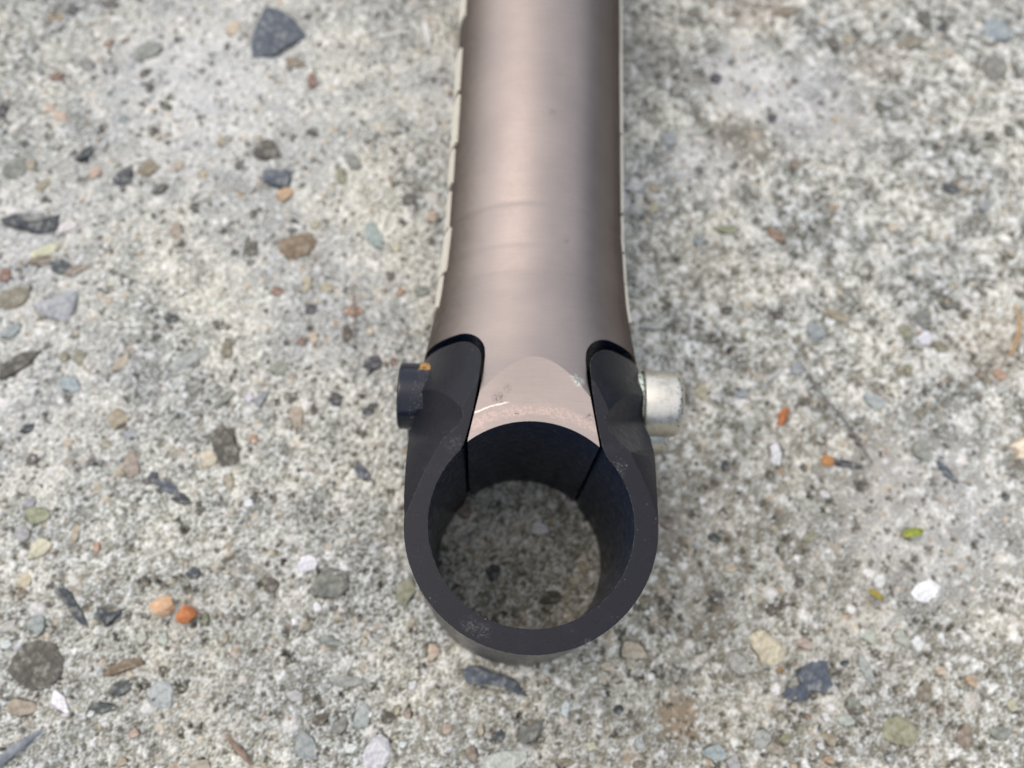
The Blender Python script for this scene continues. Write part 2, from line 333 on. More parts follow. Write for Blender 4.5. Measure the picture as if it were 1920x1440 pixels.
# ------------------------------------------------------------ the concrete ground
STONES = """-100.7 115.0 1.1 1.2 4 d;-93.2 117.1 2.1 0.9 4 q;-104.7 112.5 1.1 1.0 4 n;-103.2 112.7 0.7 0.9 4 o;-91.4 106.7 0.8 1.1 4 r;-83.0 105.2 3.3 2.0 23 g;-95.1 101.0 2.1 1.3 -25 g;-100.9 97.5 1.4 1.1 16 r;-77.1 91.7 1.9 0.8 -39 q;-81.1 96.0 0.9 1.1 3 d;-65.8 112.3 1.3 2.2 -14 e;-47.4 99.8 1.0 1.9 16 r;-51.6 104.4 2.1 1.3 -20 n;-100.7 89.6 0.9 1.1 3 e;-98.2 87.8 1.4 1.0 -19 e;-85.3 87.9 1.1 0.9 22 b;-91.3 79.3 2.1 1.2 46 d;-88.6 74.8 1.4 1.4 3 e;-101.8 76.1 1.2 1.3 3 t;-82.6 74.3 1.8 2.4 -19 d;-78.3 76.4 2.1 1.8 15 n;-75.0 72.0 1.5 1.0 33 q;-50.0 71.9 1.8 1.4 15 o;-70.4 62.8 1.4 1.7 3 t;-104.6 74.9 2.1 2.8 -24 g;-98.4 71.5 1.7 1.0 46 t;-91.8 62.2 2.0 1.3 45 w;-94.9 56.8 2.8 1.2 23 y;-110.2 88.7 1.0 2.1 3 d;-67.7 68.3 0.8 1.0 3 q;-55.6 67.2 0.7 1.0 3 q;-64.3 83.6 0.9 1.2 3 t;-72.1 77.6 1.0 1.0 3 e;-67.0 75.8 0.9 1.0 3 e;-55.1 59.1 1.5 1.4 3 q;-82.8 99.3 0.9 1.1 4 q;-95.5 54.7 2.2 1.0 15 n;-91.1 53.4 2.4 1.5 -18 d;-88.4 52.9 2.0 1.0 33 n;-101.6 51.2 1.3 1.5 3 r;-99.1 46.4 3.1 2.3 14 v;-97.9 39.6 2.3 1.0 38 b;-84.9 29.5 2.1 1.7 -27 b;-84.3 35.1 1.2 1.5 3 v;-87.0 34.9 1.1 1.0 3 v;-76.4 34.1 2.3 0.9 54 t;-68.2 43.7 1.5 0.9 14 d;-64.1 35.3 3.9 1.3 31 l;-56.9 37.8 1.1 1.8 19 n;-46.7 34.5 1.9 1.4 36 g;-43.4 52.2 1.0 1.9 -13 y;-39.5 51.7 1.6 0.9 -3 t;-48.9 50.4 1.3 1.1 3 r;-42.0 47.0 1.0 1.1 3 d;-56.1 28.0 2.3 0.7 52 g;-51.5 28.4 1.0 0.9 3 w;-49.2 28.3 0.9 1.7 -33 b;-42.4 25.2 1.3 2.1 24 t;-74.9 23.2 1.6 2.1 25 t;-72.3 20.5 1.3 0.8 25 b;-90.9 20.6 1.3 0.9 25 d;-76.3 18.3 0.9 0.9 3 t;-83.0 18.3 0.9 0.8 3 e;-57.4 16.4 1.3 1.9 13 y;-49.7 20.5 0.9 0.9 3 o;-71.0 14.6 1.4 2.4 2 t;-66.7 12.4 1.0 1.3 -8 d;-64.0 10.9 2.6 0.9 -25 s;-61.0 8.7 1.6 1.0 -13 d;-53.0 12.4 0.8 1.4 13 t;-88.8 15.0 1.2 1.0 2 q;-49.1 8.5 1.0 0.7 2 w;-87.6 7.0 1.2 1.0 24 l;-35.4 28.9 1.2 1.5 3 d;-35.4 26.9 1.3 0.6 13 w;-85.8 4.8 2.4 1.5 2 v;-87.9 1.5 1.8 1.1 -30 l;-84.1 -0.9 1.9 1.6 29 y;-78.6 1.9 0.8 1.7 2 t;-74.5 -0.3 0.6 0.9 2 o;-85.7 -6.7 1.3 1.3 23 e;-85.7 -8.8 0.9 0.8 2 n;-65.2 -5.9 1.1 0.8 -12 q;-56.9 -4.3 1.2 1.2 2 d;-43.3 -5.7 1.4 1.3 2 q;-37.5 -1.8 1.7 1.5 2 w;-31.9 -4.0 1.2 1.4 2 w;-34.9 -9.2 0.8 0.9 2 w;-87.2 -14.4 1.7 0.9 29 p;-82.2 -13.9 1.6 1.6 2 l;-86.6 -17.2 1.1 0.8 2 w;-66.2 -23.6 1.7 1.3 28 d;-59.5 -24.3 2.3 2.0 22 l;-75.9 -26.0 1.0 2.2 39 w;-81.8 -27.2 2.5 1.6 -7 t;-68.7 -26.8 2.4 0.9 7 d;-70.3 -27.7 0.7 0.7 2 w;-62.8 -30.5 1.0 0.7 2 e;-37.1 -23.8 1.2 1.0 2 p;-32.5 -27.5 1.3 1.0 21 k;-29.1 -28.2 1.4 1.5 2 g;-34.5 -31.7 1.9 2.3 16 l;-51.3 -35.0 1.7 1.0 2 t;-63.8 -35.0 0.8 0.7 2 e;-50.0 -14.9 0.5 1.1 2 t;-60.5 -15.4 0.8 1.2 2 p;-64.1 -15.3 0.8 1.1 2 p;-53.8 -11.8 0.7 1.0 2 v;-32.0 -14.8 2.2 0.7 -3 g;103.7 122.8 3.0 3.0 4 b;102.0 112.5 2.8 3.1 15 g;91.5 122.7 1.1 1.2 4 d;87.5 124.7 1.7 2.4 4 q;83.1 117.8 3.2 1.8 26 n;55.7 124.9 3.1 1.3 10 n;71.4 120.4 1.1 0.8 -22 k;39.4 105.8 1.2 1.4 4 d;51.1 96.3 1.0 1.2 3 d;74.8 100.4 1.2 1.5 3 q;98.4 94.4 1.3 1.2 14 q;102.5 96.1 1.2 1.5 3 q;65.9 116.7 1.4 1.8 4 q;69.4 118.1 1.3 1.5 4 t;91.9 115.9 1.1 1.3 4 y;64.9 96.8 0.8 1.0 3 e;55.1 85.0 1.1 1.3 3 n;40.0 68.7 2.5 1.0 3 v;50.1 68.0 2.4 1.0 -43 r;34.7 73.9 1.6 1.2 14 g;88.0 81.1 1.6 1.4 -27 d;94.8 77.2 1.7 1.0 24 b;34.4 65.9 1.3 1.0 3 b;74.6 71.1 1.0 1.1 3 y;39.2 50.8 1.1 1.0 3 q;49.5 50.2 1.1 1.0 23 q;31.3 42.0 0.8 1.8 3 w;34.7 36.3 0.6 0.8 3 w;47.9 37.6 2.0 0.9 46 l;52.4 39.1 1.4 1.4 -19 b;56.7 47.2 1.5 2.2 18 b;61.2 50.8 2.3 1.3 -20 n;83.6 54.6 1.6 1.7 3 q;78.3 50.9 1.7 1.6 -20 g;74.8 48.0 1.5 1.4 3 v;78.3 46.7 1.4 1.5 3 w;81.3 45.0 1.7 1.1 -26 n;74.4 40.0 0.9 1.1 3 n;92.2 39.7 1.3 1.2 3 o;41.3 33.5 1.3 1.1 3 b;33.6 33.4 1.4 1.5 3 t;42.5 27.2 1.3 1.7 -24 l;47.2 21.9 1.3 2.2 12 w;53.5 32.5 1.4 0.7 13 q;59.8 20.6 3.2 0.7 -6 d;75.1 23.6 2.1 1.9 -8 g;79.2 20.0 2.6 0.7 -48 s;37.6 19.2 0.8 1.0 2 d;45.9 17.8 0.9 0.8 2 q;89.9 15.6 0.9 0.8 -19 d;55.9 14.5 0.9 0.8 2 w;66.9 33.3 2.2 1.6 -31 l;75.6 31.0 0.9 1.0 3 n;88.5 39.7 0.8 0.9 3 n;92.2 36.6 1.6 0.8 26 p;35.0 5.7 1.2 0.8 -23 d;52.6 6.5 1.6 0.8 17 v;62.7 0.4 1.0 0.9 2 w;64.5 -1.0 1.2 1.2 2 w;38.6 -16.2 1.5 2.1 21 p;50.2 -12.2 1.4 1.0 2 e;57.0 -15.2 0.8 0.5 2 d;60.7 -16.1 0.8 2.7 25 l;61.5 -10.3 1.7 1.1 7 p;67.3 -10.5 1.5 1.2 -18 p;70.2 -11.5 0.9 1.5 25 w;73.8 -15.8 1.0 0.9 2 e;70.5 -19.5 1.3 1.8 -8 n;78.9 -17.4 1.3 0.8 -18 o;72.9 -22.5 0.7 1.0 2 n;85.6 -21.4 0.9 1.3 15 y;65.6 -25.9 3.0 2.5 15 v;76.7 -26.4 1.3 2.2 -3 n;82.7 -25.7 1.7 1.1 15 g;53.4 -27.6 1.1 1.4 20 n;41.8 -28.1 1.2 1.8 -22 l;33.6 -30.4 2.1 1.2 -17 b;36.9 -32.0 1.3 1.2 2 l;44.0 -29.5 1.4 1.0 2 t;53.0 -24.2 0.7 0.9 2 w;51.7 -28.9 0.7 0.6 2 w;50.0 -24.3 0.6 0.5 2 r;52.9 -30.9 0.8 0.8 2 o;63.4 -30.2 0.7 0.8 2 b;57.8 -22.1 1.5 1.0 2 g;35.1 -4.9 1.3 1.1 2 q;44.9 -6.6 1.1 1.1 2 k;50.0 -1.7 0.9 0.8 2 q;41.7 -4.6 0.8 0.8 2 p;37.7 0.3 1.2 0.8 2 e;58.2 -22.7 1.5 1.0 2 q;45.9 -27.8 1.1 0.8 2 v;56.6 -24.7 1.5 1.0 2 p;-26.1 -14.6 0.6 0.7 2 e;-14.4 -16.1 1.1 1.4 -8 e;-17.6 -21.5 0.9 0.9 2 w;-8.3 -19.7 0.5 0.7 2 t;-28.7 -21.2 2.9 0.9 2 l;-25.5 -26.8 1.6 1.9 16 l;-24.2 -26.3 0.4 0.5 2 w;-21.3 -26.7 1.2 1.0 2 k;-19.8 -25.5 0.6 0.8 2 y;-18.0 -26.0 0.7 0.8 2 t;-11.3 -28.1 0.9 0.9 2 e;-5.7 -27.9 0.6 1.1 2 y;-2.6 -29.0 1.3 0.8 21 d;8.5 -24.3 0.7 1.5 -7 w;-4.2 -23.1 0.6 0.5 2 w;-22.7 -32.3 2.2 2.9 -7 w;-27.2 -31.6 1.1 0.9 2 w;-18.4 -30.8 0.6 0.6 2 w;-1.6 -32.9 3.5 1.8 11 p;-6.9 -31.8 1.1 1.2 2 n;-29.0 36.3 1.9 1.5 3 d;-25.2 36.8 0.7 0.9 3 r;-34.0 47.0 1.9 0.9 3 o;-34.6 42.1 0.9 1.9 3 k;-30.1 42.8 0.8 0.8 3 y;-24.9 51.4 0.8 0.8 3 o;-40.8 41.1 1.0 1.2 3 e;-43.1 40.2 0.8 0.8 3 r;-31.3 63.6 1.5 3.1 20 b;-25.0 72.3 1.3 1.5 3 q;-19.9 68.5 1.0 1.7 3 e;-26.7 61.3 1.2 1.2 3 y;-38.9 76.7 1.0 2.0 15 v;-20.9 51.9 1.5 1.2 3 g;-43.2 65.4 1.1 1.1 3 t;-29.2 26.8 1.2 0.9 3 d;-37.1 80.6 1.3 2.3 27 g;-23.9 113.9 0.7 3.7 16 w;25.2 77.8 1.0 1.5 3 t;25.1 72.8 1.3 1.2 3 y;23.3 64.1 1.5 1.4 3 g;24.6 46.7 2.3 0.9 8 p;28.8 89.6 1.4 1.9 3 b;3.5 6.1 1.5 1.0 -23 w;-4.6 -2.0 1.5 1.3 2 d;9.0 -0.1 0.8 0.6 2 b;11.2 -0.2 0.9 0.9 2 t;5.8 -6.0 1.9 1.3 2 q;-10.3 8.5 1.2 1.4 2 n;8.5 5.4 1.0 0.8 2 l;-29.2 15.1 2.4 0.9 -47 s;-14.4 -3.1 0.9 0.9 2 n;-19.8 -6.0 1.9 2.0 2 v;22.3 -6.3 1.1 1.3 2 n;26.4 8.0 1.4 1.2 2 n;20.3 -14.5 2.2 1.6 -17 e;15.7 -17.3 1.1 0.9 2 e;8.6 -32.7 1.4 0.7 2 n;13.0 -30.1 0.9 0.7 2 y;21.1 -29.4 0.9 1.0 2 p;21.0 -32.7 1.2 0.7 2 n;17.5 -24.1 0.9 0.7 2 d;25.5 -9.4 0.9 0.7 2 v;28.0 -6.1 0.9 0.8 2 p;3.5 -22.9 0.7 0.5 2 y"""  # a dark chip at the far left stands in for a pebble's shadow
OUTLINED = """s -59.7,118.8 -61.6,109.3 -60.8,104.8 -56.2,105.9 -53.5,108.9 -49.5,111.1 -52.9,115.6 -56.9,118.2;d -80.4,-7.7 -78.7,-7.4 -76.1,-10.0 -73.2,-14.3 -74.8,-13.5 -77.7,-10.2;d -72.6,-10.7 -70.7,-11.3 -67.7,-10.6 -69.3,-12.4 -70.4,-13.9 -71.8,-12.3;q -57.9,81.0 -56.6,83.6 -55.2,85.0 -53.4,84.2 -51.7,81.1 -53.5,80.1 -56.8,80.3;s -55.0,77.7 -48.9,77.7 -49.2,73.9 -51.1,73.7 -55.0,75.1;q -84.0,-17.0 -81.4,-16.2 -78.2,-16.9 -76.3,-19.5 -76.5,-22.1 -78.2,-24.1 -80.4,-24.6 -82.9,-23.6 -85.5,-21.5 -85.1,-19.3;s 49.5,-16.1 51.9,-14.8 53.9,-15.0 54.7,-19.0 52.9,-20.2 50.4,-20.1 49.9,-21.5 48.4,-21.9 45.6,-20.8 46.9,-19.6 49.0,-19.1 48.5,-17.2;s -9.4,-18.8 -7.9,-17.8 -4.8,-18.7 -2.0,-19.4 -0.1,-20.1 2.3,-22.7 -1.1,-21.7 -5.2,-20.7 -8.4,-21.0;y 40.4,-11.1 42.8,-10.1 45.4,-11.8 46.9,-13.3 46.1,-15.3 44.1,-16.3 42.5,-15.7 41.0,-13.2;d -105.1,63.5 -102.4,64.6 -100.4,63.4 -97.0,62.8 -93.5,65.0 -93.4,61.5 -94.9,60.5 -100.3,61.6 -104.4,62.2;q -58.0,21.0 -55.9,23.1 -53.3,22.2 -53.2,20.1 -51.7,17.6 -52.4,15.4 -54.8,14.9 -56.6,17.8;q -98.7,32.5 -95.0,35.5 -91.5,35.9 -92.7,33.8 -96.5,30.4 -98.1,29.7;l -95.0,45.1 -92.3,46.6 -88.0,48.6 -86.6,48.8 -87.2,44.6 -87.6,42.3 -90.0,42.4 -93.6,43.9;n -69.5,-21.9 -68.7,-20.3 -66.5,-19.3 -63.6,-18.5 -63.1,-19.7 -66.1,-20.8 -68.3,-21.7;n -50.1,61.2 -47.1,62.8 -43.4,63.4 -42.2,61.3 -43.7,58.7 -46.5,57.4 -49.2,58.4;w 69.9,-2.8 71.4,-0.9 73.8,-0.1 75.6,-1.5 75.0,-3.2 72.4,-4.5 70.7,-4.1;g -36.6,-6.1 -35.0,-3.3 -33.1,-2.1 -30.5,-3.1 -29.8,-5.5 -31.4,-7.6 -34.7,-7.5;g 0.8,-27.0 2.8,-27.3 4.9,-25.9 4.2,-28.1 3.4,-29.4 1.8,-30.2 0.7,-28.9"""
PAL = {'d': (.055, .062, .07), 'k': (.10, .085, .065), 'o': (.50, .25, .10), 't': (.36, .28, .18), 'y': (.55, .49, .36), 'w': (.80, .81, .82), 'b': (.25, .29, .32),
       'g': (.17, .175, .155), 'r': (.20, .085, .05), 'p': (.43, .44, .41), 'l': (.34, .35, .37), 'e': (.56, .41, .29), 'n': (.20, .15, .10), 'v': (.20, .19, .11),
       's': (.09, .105, .13), 'q': (.10, .092, .078)}
stones = []
for row in STONES.split(';'):
    p = row.split()
    stones.append((*map(float, p[:5]), p[5]))

outlined = []                                               # the chips whose outline can be read: colour, corners
for row in OUTLINED.split(';'):
    p = row.split()
    outlined.append((p[0], [tuple(map(float, q.split(','))) for q in p[1:]]))

def field(ny, nx, dx, lam, width=.45):
    """smooth random relief whose features are about lam mm long"""
    ky = np.fft.fftfreq(ny, dx)[:, None]; kx = np.fft.rfftfreq(nx, dx)[None, :]
    k = np.sqrt(kx * kx + ky * ky) * lam
    amp = np.exp(-((np.log(k + 1e-6)) / width) ** 2 / 2)
    f = np.fft.irfft2(np.fft.rfft2(rng.standard_normal((ny, nx))) * amp, s=(ny, nx))
    return f / f.std()

def build_ground():
    DX = .235
    xs = np.arange(-121, 117, DX); ys = np.arange(-41, 137, DX)
    nx, ny = len(xs), len(ys)
    X, Y = np.meshgrid(xs, ys)
    n1, n2, n3, n4, n5 = (field(ny, nx, DX, l) for l in (.8, 1.7, 4.0, 11., 34.))
    n0 = field(ny, nx, DX, .52)
    hz = .022 * n0 + .035 * n1 + .062 * n2 + .075 * n3 + .06 * n4
    right = np.clip((X - 5) / 30, 0, 1)
    tone = np.clip((.85 * n0 + .88 * n1 + .66 * n2) + (.46 + .25 * right) * n3 + (.32 + .28 * right) * n4 + .25 * n5 + .08, -2.6, 2.4)
    base = np.array([.335, .343, .303])
    dark = np.array([.085, .080, .058]); lite = np.array([.69, .705, .685])
    k = np.clip(tone, 0, None)[..., None] / 2.2; q = np.clip(-tone, 0, None)[..., None] / 2.4
    alb = base * (1 - k) + lite * k
    alb = alb * (1 - q) + dark * q
    warm = np.clip(.5 + .28 * n5 + .2 * n4, 0, 1)[..., None]
    alb = alb * (np.array([.97, 1.0, 1.045]) * (1 - warm) + np.array([1.015, 1.0, .955]) * warm)
    # worn, dirtier concrete and a couple of stains, plus shade painted in at lower right
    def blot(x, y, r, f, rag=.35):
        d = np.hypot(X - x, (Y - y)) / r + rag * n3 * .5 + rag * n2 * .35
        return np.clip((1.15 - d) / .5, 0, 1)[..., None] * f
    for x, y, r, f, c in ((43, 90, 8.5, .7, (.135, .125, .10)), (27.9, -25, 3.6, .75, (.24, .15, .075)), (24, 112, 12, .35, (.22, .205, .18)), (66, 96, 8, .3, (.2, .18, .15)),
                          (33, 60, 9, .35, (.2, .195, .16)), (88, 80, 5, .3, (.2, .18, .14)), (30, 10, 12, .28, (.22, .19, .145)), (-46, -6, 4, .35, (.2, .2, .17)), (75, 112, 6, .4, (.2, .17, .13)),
                          (48, 128, 9, .4, (.3, .24, .2)), (-22, 4, 5, .3, (.22, .2, .15)), (92, 45, 8, .25, (.27, .2, .13)), (52, -6, 44, .34, (.25, .23, .18)), (10, -34, 30, .25, (.26, .24, .18)), (-58, -22, 26, .22, (.28, .265, .21)), (24, 8, 7, .35, (.17, .15, .11)), (30, -6, 8, .3, (.18, .15, .11)), (66, 20, 9, .3, (.2, .18, .14))):  # the broadest patch puts the slab's shaded side into the albedo
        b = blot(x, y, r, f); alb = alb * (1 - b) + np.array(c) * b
    for x, y, r, f in ((-62, 92, 26, .30), (-95, 30, 18, .22), (-40, 50, 16, .2), (46, 106, 9, .55), (-75, 100, 16, .35), (36, 84, 7, .4), (60, 100, 10, .4), (-100, 60, 14, .3), (75, 12, 14, .3), (-20, 100, 9, .3)):
        b = blot(x, y, r, f, .6); alb = alb * (1 - b) + np.array([.62, .635, .645]) * b
    # grains of sand, chips and small pits
    GC = np.array([(.62, .60, .56), (.70, .70, .70), (.52, .46, .36), (.30, .27, .22), (.22, .20, .17), (.16, .16, .16), (.42, .36, .27), (.36, .27, .18), (.40, .42, .44), (.85, .85, .86)])
    GP = np.array([.22, .12, .13, .15, .10, .06, .09, .04, .06, .03]); GP /= GP.sum()
    n = 15000
    gx = rng.uniform(xs[0] + 3, xs[-1] - 3, n); gy = rng.uniform(ys[0] + 3, ys[-1] - 3, n)
    gr = .26 + rng.gamma(1.3, .17, n); gr = np.clip(gr, .26, 1.5)
    ge = rng.uniform(.6, 1.0, n); ga = rng.uniform(0, 3.14, n); gc = rng.choice(len(GC), n, p=GP)
    kind = rng.uniform(0, 1, n)
    for i in range(n):
        r = gr[i]; w = int(r / DX) + 2
        ci = int((gx[i] - xs[0]) / DX); cj = int((gy[i] - ys[0]) / DX)
        sl = np.s_[cj - w:cj + w + 1, ci - w:ci + w + 1]
        dx = X[sl] - gx[i]; dy = Y[sl] - gy[i]
        ca, sa = math.cos(ga[i]), math.sin(ga[i])
        d = ((dx * ca + dy * sa) / r) ** 2 + ((dy * ca - dx * sa) / (r * ge[i])) ** 2 + .34 * n1[sl] + .2 * n2[sl]
        m = d < 1
        if kind[i] < .52:                                   # a pit, packed with dirt
            hz[sl] -= np.where(m, (1 - d) * r * .55, 0)
            f = np.clip((1 - d) * 1.6, 0, .72)[..., None]
            alb[sl] = alb[sl] * (1 - f) + np.array([.095, .088, .068]) * f
        else:
            hz[sl] = np.where(m, np.maximum(hz[sl], hz[cj, ci] * .5 + (1 - d) * r * .30), hz[sl])
            f = np.clip((1 - d) * 1.6, 0, .62)[..., None]
            alb[sl] = alb[sl] * (1 - f) + GC[gc[i]] * (.85 + .3 * kind[i]) * f
    # beds for the bigger stones
    beds = list(stones)
    for c, pts in outlined:
        q = np.array(pts); m = q.mean(0); e = q - m
        u, sv, vt = np.linalg.svd(e, full_matrices=False)
        pr = e @ vt.T
        beds.append((m[0], m[1], np.abs(pr[:, 0]).max() * .92, np.abs(pr[:, 1]).max() * .92, math.degrees(math.atan2(vt[0, 1], vt[0, 0])), c))
    for x, y, a, b, ang, c in beds:
        w = int(max(a, b) * 1.6 / DX) + 2
        ci = int((x - xs[0]) / DX); cj = int((y - ys[0]) / DX)
        j0, j1, i0, i1 = max(0, cj - w), min(ny, cj + w + 1), max(0, ci - w), min(nx, ci + w + 1)
        if j1 <= j0 or i1 <= i0: continue
        sl = np.s_[j0:j1, i0:i1]
        t = math.radians(ang); dx = X[sl] - x; dy = Y[sl] - y
        d = np.sqrt(((dx * math.cos(t) + dy * math.sin(t)) / a) ** 2 + ((dy * math.cos(t) - dx * math.sin(t)) / b) ** 2)
        f = np.clip((1.0 - d) / .3, 0, 1)
        hz[sl] = hz[sl] * (1 - f) - .9 * f
    hz = np.clip(hz, -1.3, .75) - .35
    # under the stem the slab is held just below the ring it carries
    under = np.clip((24 - np.hypot(X, Y)) / 6, 0, 1)
    hz = np.minimum(hz, -.02 * under + 5 * (1 - under))
    # edges of the detailed part run out to the level slab
    ed = np.minimum.reduce([X - xs[0], xs[-1] - X, Y - ys[0], ys[-1] - Y])
    fade = np.clip(ed / 3, 0, 1)
    hz = hz * fade + (-.35) * (1 - fade)
    alb = alb * fade[..., None] + base * (1 - fade)[..., None]
    # the same sheet goes on, ever coarser, far past the picture
    step = np.array([1, 3, 8, 18, 40, 90, 200, 450, 1000, 2500, 6000, 15000.])
    XS = np.concatenate([xs[0] - step[::-1], xs, xs[-1] + step]); YS = np.concatenate([ys[0] - step[::-1], ys, ys[-1] + step])
    k = len(step)
    HZ = np.pad(hz, k, constant_values=-.35)
    AL = np.empty((len(YS), len(XS), 3)); AL[:] = base; AL[k:-k, k:-k] = alb
    NX, NY = len(XS), len(YS)
    co = np.empty((NY, NX, 3), np.float32)
    co[..., 0] = XS[None]; co[..., 1] = YS[:, None]; co[..., 2] = HZ
    co *= MM
    me = bpy.data.meshes.new('ground')
    me.vertices.add(NX * NY); me.vertices.foreach_set('co', co.ravel())
    i = np.arange(NX - 1)[None]; j = np.arange(NY - 1)[:, None]
    a = j * NX + i
    quad = np.stack([a, a + 1, a + NX + 1, a + NX], -1).reshape(-1, 4).astype(np.int32)
    me.loops.add(quad.size); me.loops.foreach_set('vertex_index', quad.ravel())
    me.polygons.add(len(quad)); me.polygons.foreach_set('loop_start', np.arange(0, quad.size, 4, dtype=np.int32))
    me.update(calc_edges=True)
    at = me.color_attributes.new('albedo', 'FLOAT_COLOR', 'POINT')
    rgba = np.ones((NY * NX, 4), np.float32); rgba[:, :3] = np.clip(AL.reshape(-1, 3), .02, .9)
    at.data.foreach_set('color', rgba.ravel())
    me.shade_smooth()
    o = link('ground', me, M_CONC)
    tag(o, 'pale grey weathered concrete slab with exposed aggregate', 'ground', kind='structure')
    return o

GROUND = build_ground()

def stone_mesh(a, b, lift, n, jag, rings=1, squash=.5):
    """an irregular chip, domed, sunk below the surface"""
    ph = [random.uniform(0, 6.28) for _ in range(4)]
    out = []
    for i in range(n):
        t = 2 * math.pi * (i + random.uniform(-.42, .42)) / n
        r = 1 + jag * (.55 * math.sin(2 * t + ph[0]) + .45 * math.sin(3 * t + ph[1]) + .35 * math.sin(5 * t + ph[2])) + random.uniform(-jag, jag) * .45
        out.append((math.cos(t) * r, math.sin(t) * r))
    v = [(x * a * 1.03, y * b * 1.03, -.9) for x, y in out]
    levels = [(.98, .55), (.82, .95)] if rings == 1 else [(.98, .5), (.88, .85), (.5, .95)]
    for s, h in levels:
        for x, y in out:
            v.append((x * a * s, y * b * s, lift * h - .12 + random.uniform(-.06, .06) * min(1.0, a / 2)))
    v.append((0, 0, lift - .12))
    f = []
    m = len(levels) + 1
    for j in range(m - 1):
        for k in range(n):
            f.append((j * n + k, j * n + (k + 1) % n, (j + 1) * n + (k + 1) % n, (j + 1) * n + k))
    c = len(v) - 1
    for k in range(n): f.append(((m - 1) * n + k, (m - 1) * n + (k + 1) % n, c))
    me = bpy.data.meshes.new('stone')
    me.from_pydata([tuple(q * MM for q in p) for p in v], [], f)
    me.shade_smooth()
    me.set_sharp_from_angle(angle=math.radians(30))
    me.materials.append(M_STONE)
    return me

for x, y, a, b, ang, c in stones:
    R = max(a, b)
    n = 7 if R < 1.4 else (9 if R < 2.6 else 13)
    jag = (.34 if c in 'dsqgkn' else .26) * (1 if R < 2.6 else .6)
    lift = min(.16 + .03 * min(a, b), .26) if c not in 'wyeo' else min(.20 + .05 * min(a, b), .36)
    o = link('stone', stone_mesh(a * 1.02, b * 1.02, lift, n, jag, 1 if R < 2.6 else 2), None, GROUND)
    o.location = (x * MM, y * MM, -.10 * MM)
    o.rotation_euler.z = math.radians(ang)
    k = random.uniform(.85, 1.15)
    col = PAL[c]
    blend = .48 if c in 'oetlp' else (.3 if c not in 'dskq' else .05)                 # a film of cement dulls most of them
    col = tuple(q * (1 - blend) + g * blend for q, g in zip(col, (.33, .335, .295)))
    o.color = (*(min(.88, q * k * random.uniform(.95, 1.05)) for q in col), 1)

for c, pts in outlined:
    m = Vector((sum(p[0] for p in pts) / len(pts), sum(p[1] for p in pts) / len(pts)))
    # roughen the straight edges a little
    out = []
    for i, p in enumerate(pts):
        q = pts[(i + 1) % len(pts)]
        out.append((p[0] - m.x, p[1] - m.y))
        d = math.hypot(q[0] - p[0], q[1] - p[1])
        out.append(((p[0] + q[0]) / 2 - m.x + random.uniform(-.06, .06) * d, (p[1] + q[1]) / 2 - m.y + random.uniform(-.06, .06) * d))
    n = len(out)
    v = [(x * 1.02, y * 1.02, -.9) for x, y in out]
    for s, h in ((.98, .02), (.86, .17)):
        v += [(x * s, y * s, h + random.uniform(-.05, .05)) for x, y in out]
    v.append((0, 0, .2))
    f = [(j * n + k, j * n + (k + 1) % n, (j + 1) * n + (k + 1) % n, (j + 1) * n + k) for j in (0, 1) for k in range(n)]
    f += [(2 * n + k, 2 * n + (k + 1) % n, 3 * n) for k in range(n)]
    o = link('stone', mesh_of('stone', v, f, 30), M_STONE, GROUND)
    o.location = (m.x * MM, m.y * MM, -.10 * MM)
    o.color = (*PAL[c], 1)

def build_grit():
    """loose sand too fine to count, real grains joined in one part"""
    n = 3000
    pts = []
    while len(pts) < n:
        x, y = random.uniform(-118, 114), random.uniform(-38, 134)
        if math.hypot(x, y) < 20: continue
        pts.append((x, y))
    oct_v = np.array([(1, 0, 0), (0, 1, 0), (-1, 0, 0), (0, -1, 0), (0, 0, 1), (0, 0, -1)], float)
    oct_f = np.array([(0, 1, 4), (1, 2, 4), (2, 3, 4), (3, 0, 4), (1, 0, 5), (2, 1, 5), (3, 2, 5), (0, 3, 5)])
    V, F, C = [], [], []
    pal = [(.60, .58, .54), (.72, .72, .72), (.45, .38, .28), (.26, .22, .17), (.14, .13, .12), (.52, .44, .32), (.85, .85, .86), (.34, .22, .12)]
    wts = [.26, .14, .16, .14, .12, .10, .05, .03]
    for i, (x, y) in enumerate(pts):
        r = min(.7, .16 + random.expovariate(8.5))
        t = random.uniform(0, 6.28); c, s = math.cos(t), math.sin(t)
        sc = np.array([r * random.uniform(.8, 1.3), r * random.uniform(.6, 1.0), r * random.uniform(.5, .8)])
        p = oct_v * sc + rng.uniform(-.16, .16, (6, 3)) * r
        p = np.stack([p[:, 0] * c - p[:, 1] * s + x, p[:, 0] * s + p[:, 1] * c + y, p[:, 2] - .02], 1)
        V.append(p); F.append(oct_f + 6 * i)
        C.append(random.choices(pal, wts)[0])
    me = bpy.data.meshes.new('sand_grit')
    me.from_pydata((np.concatenate(V) * MM).tolist(), [], np.concatenate(F).tolist())
    at = me.color_attributes.new('albedo', 'FLOAT_COLOR', 'POINT')
    rgba = np.ones((len(V) * 6, 4), np.float32); rgba[:, :3] = np.repeat(np.array(C), 6, 0)
    at.data.foreach_set('color', rgba.ravel())
    tag(link('sand_grit', me, M_CONC, GROUND), kind='stuff')
build_grit()

# ------------------------------------------------------------ the bicycle stem
STEM = bpy.data.objects.new('bicycle_stem', None); COL.objects.link(STEM)
STEM.empty_display_size = .02
tag(STEM, 'brushed bronze bicycle stem with black clamp ring lying on the concrete', 'bicycle stem')

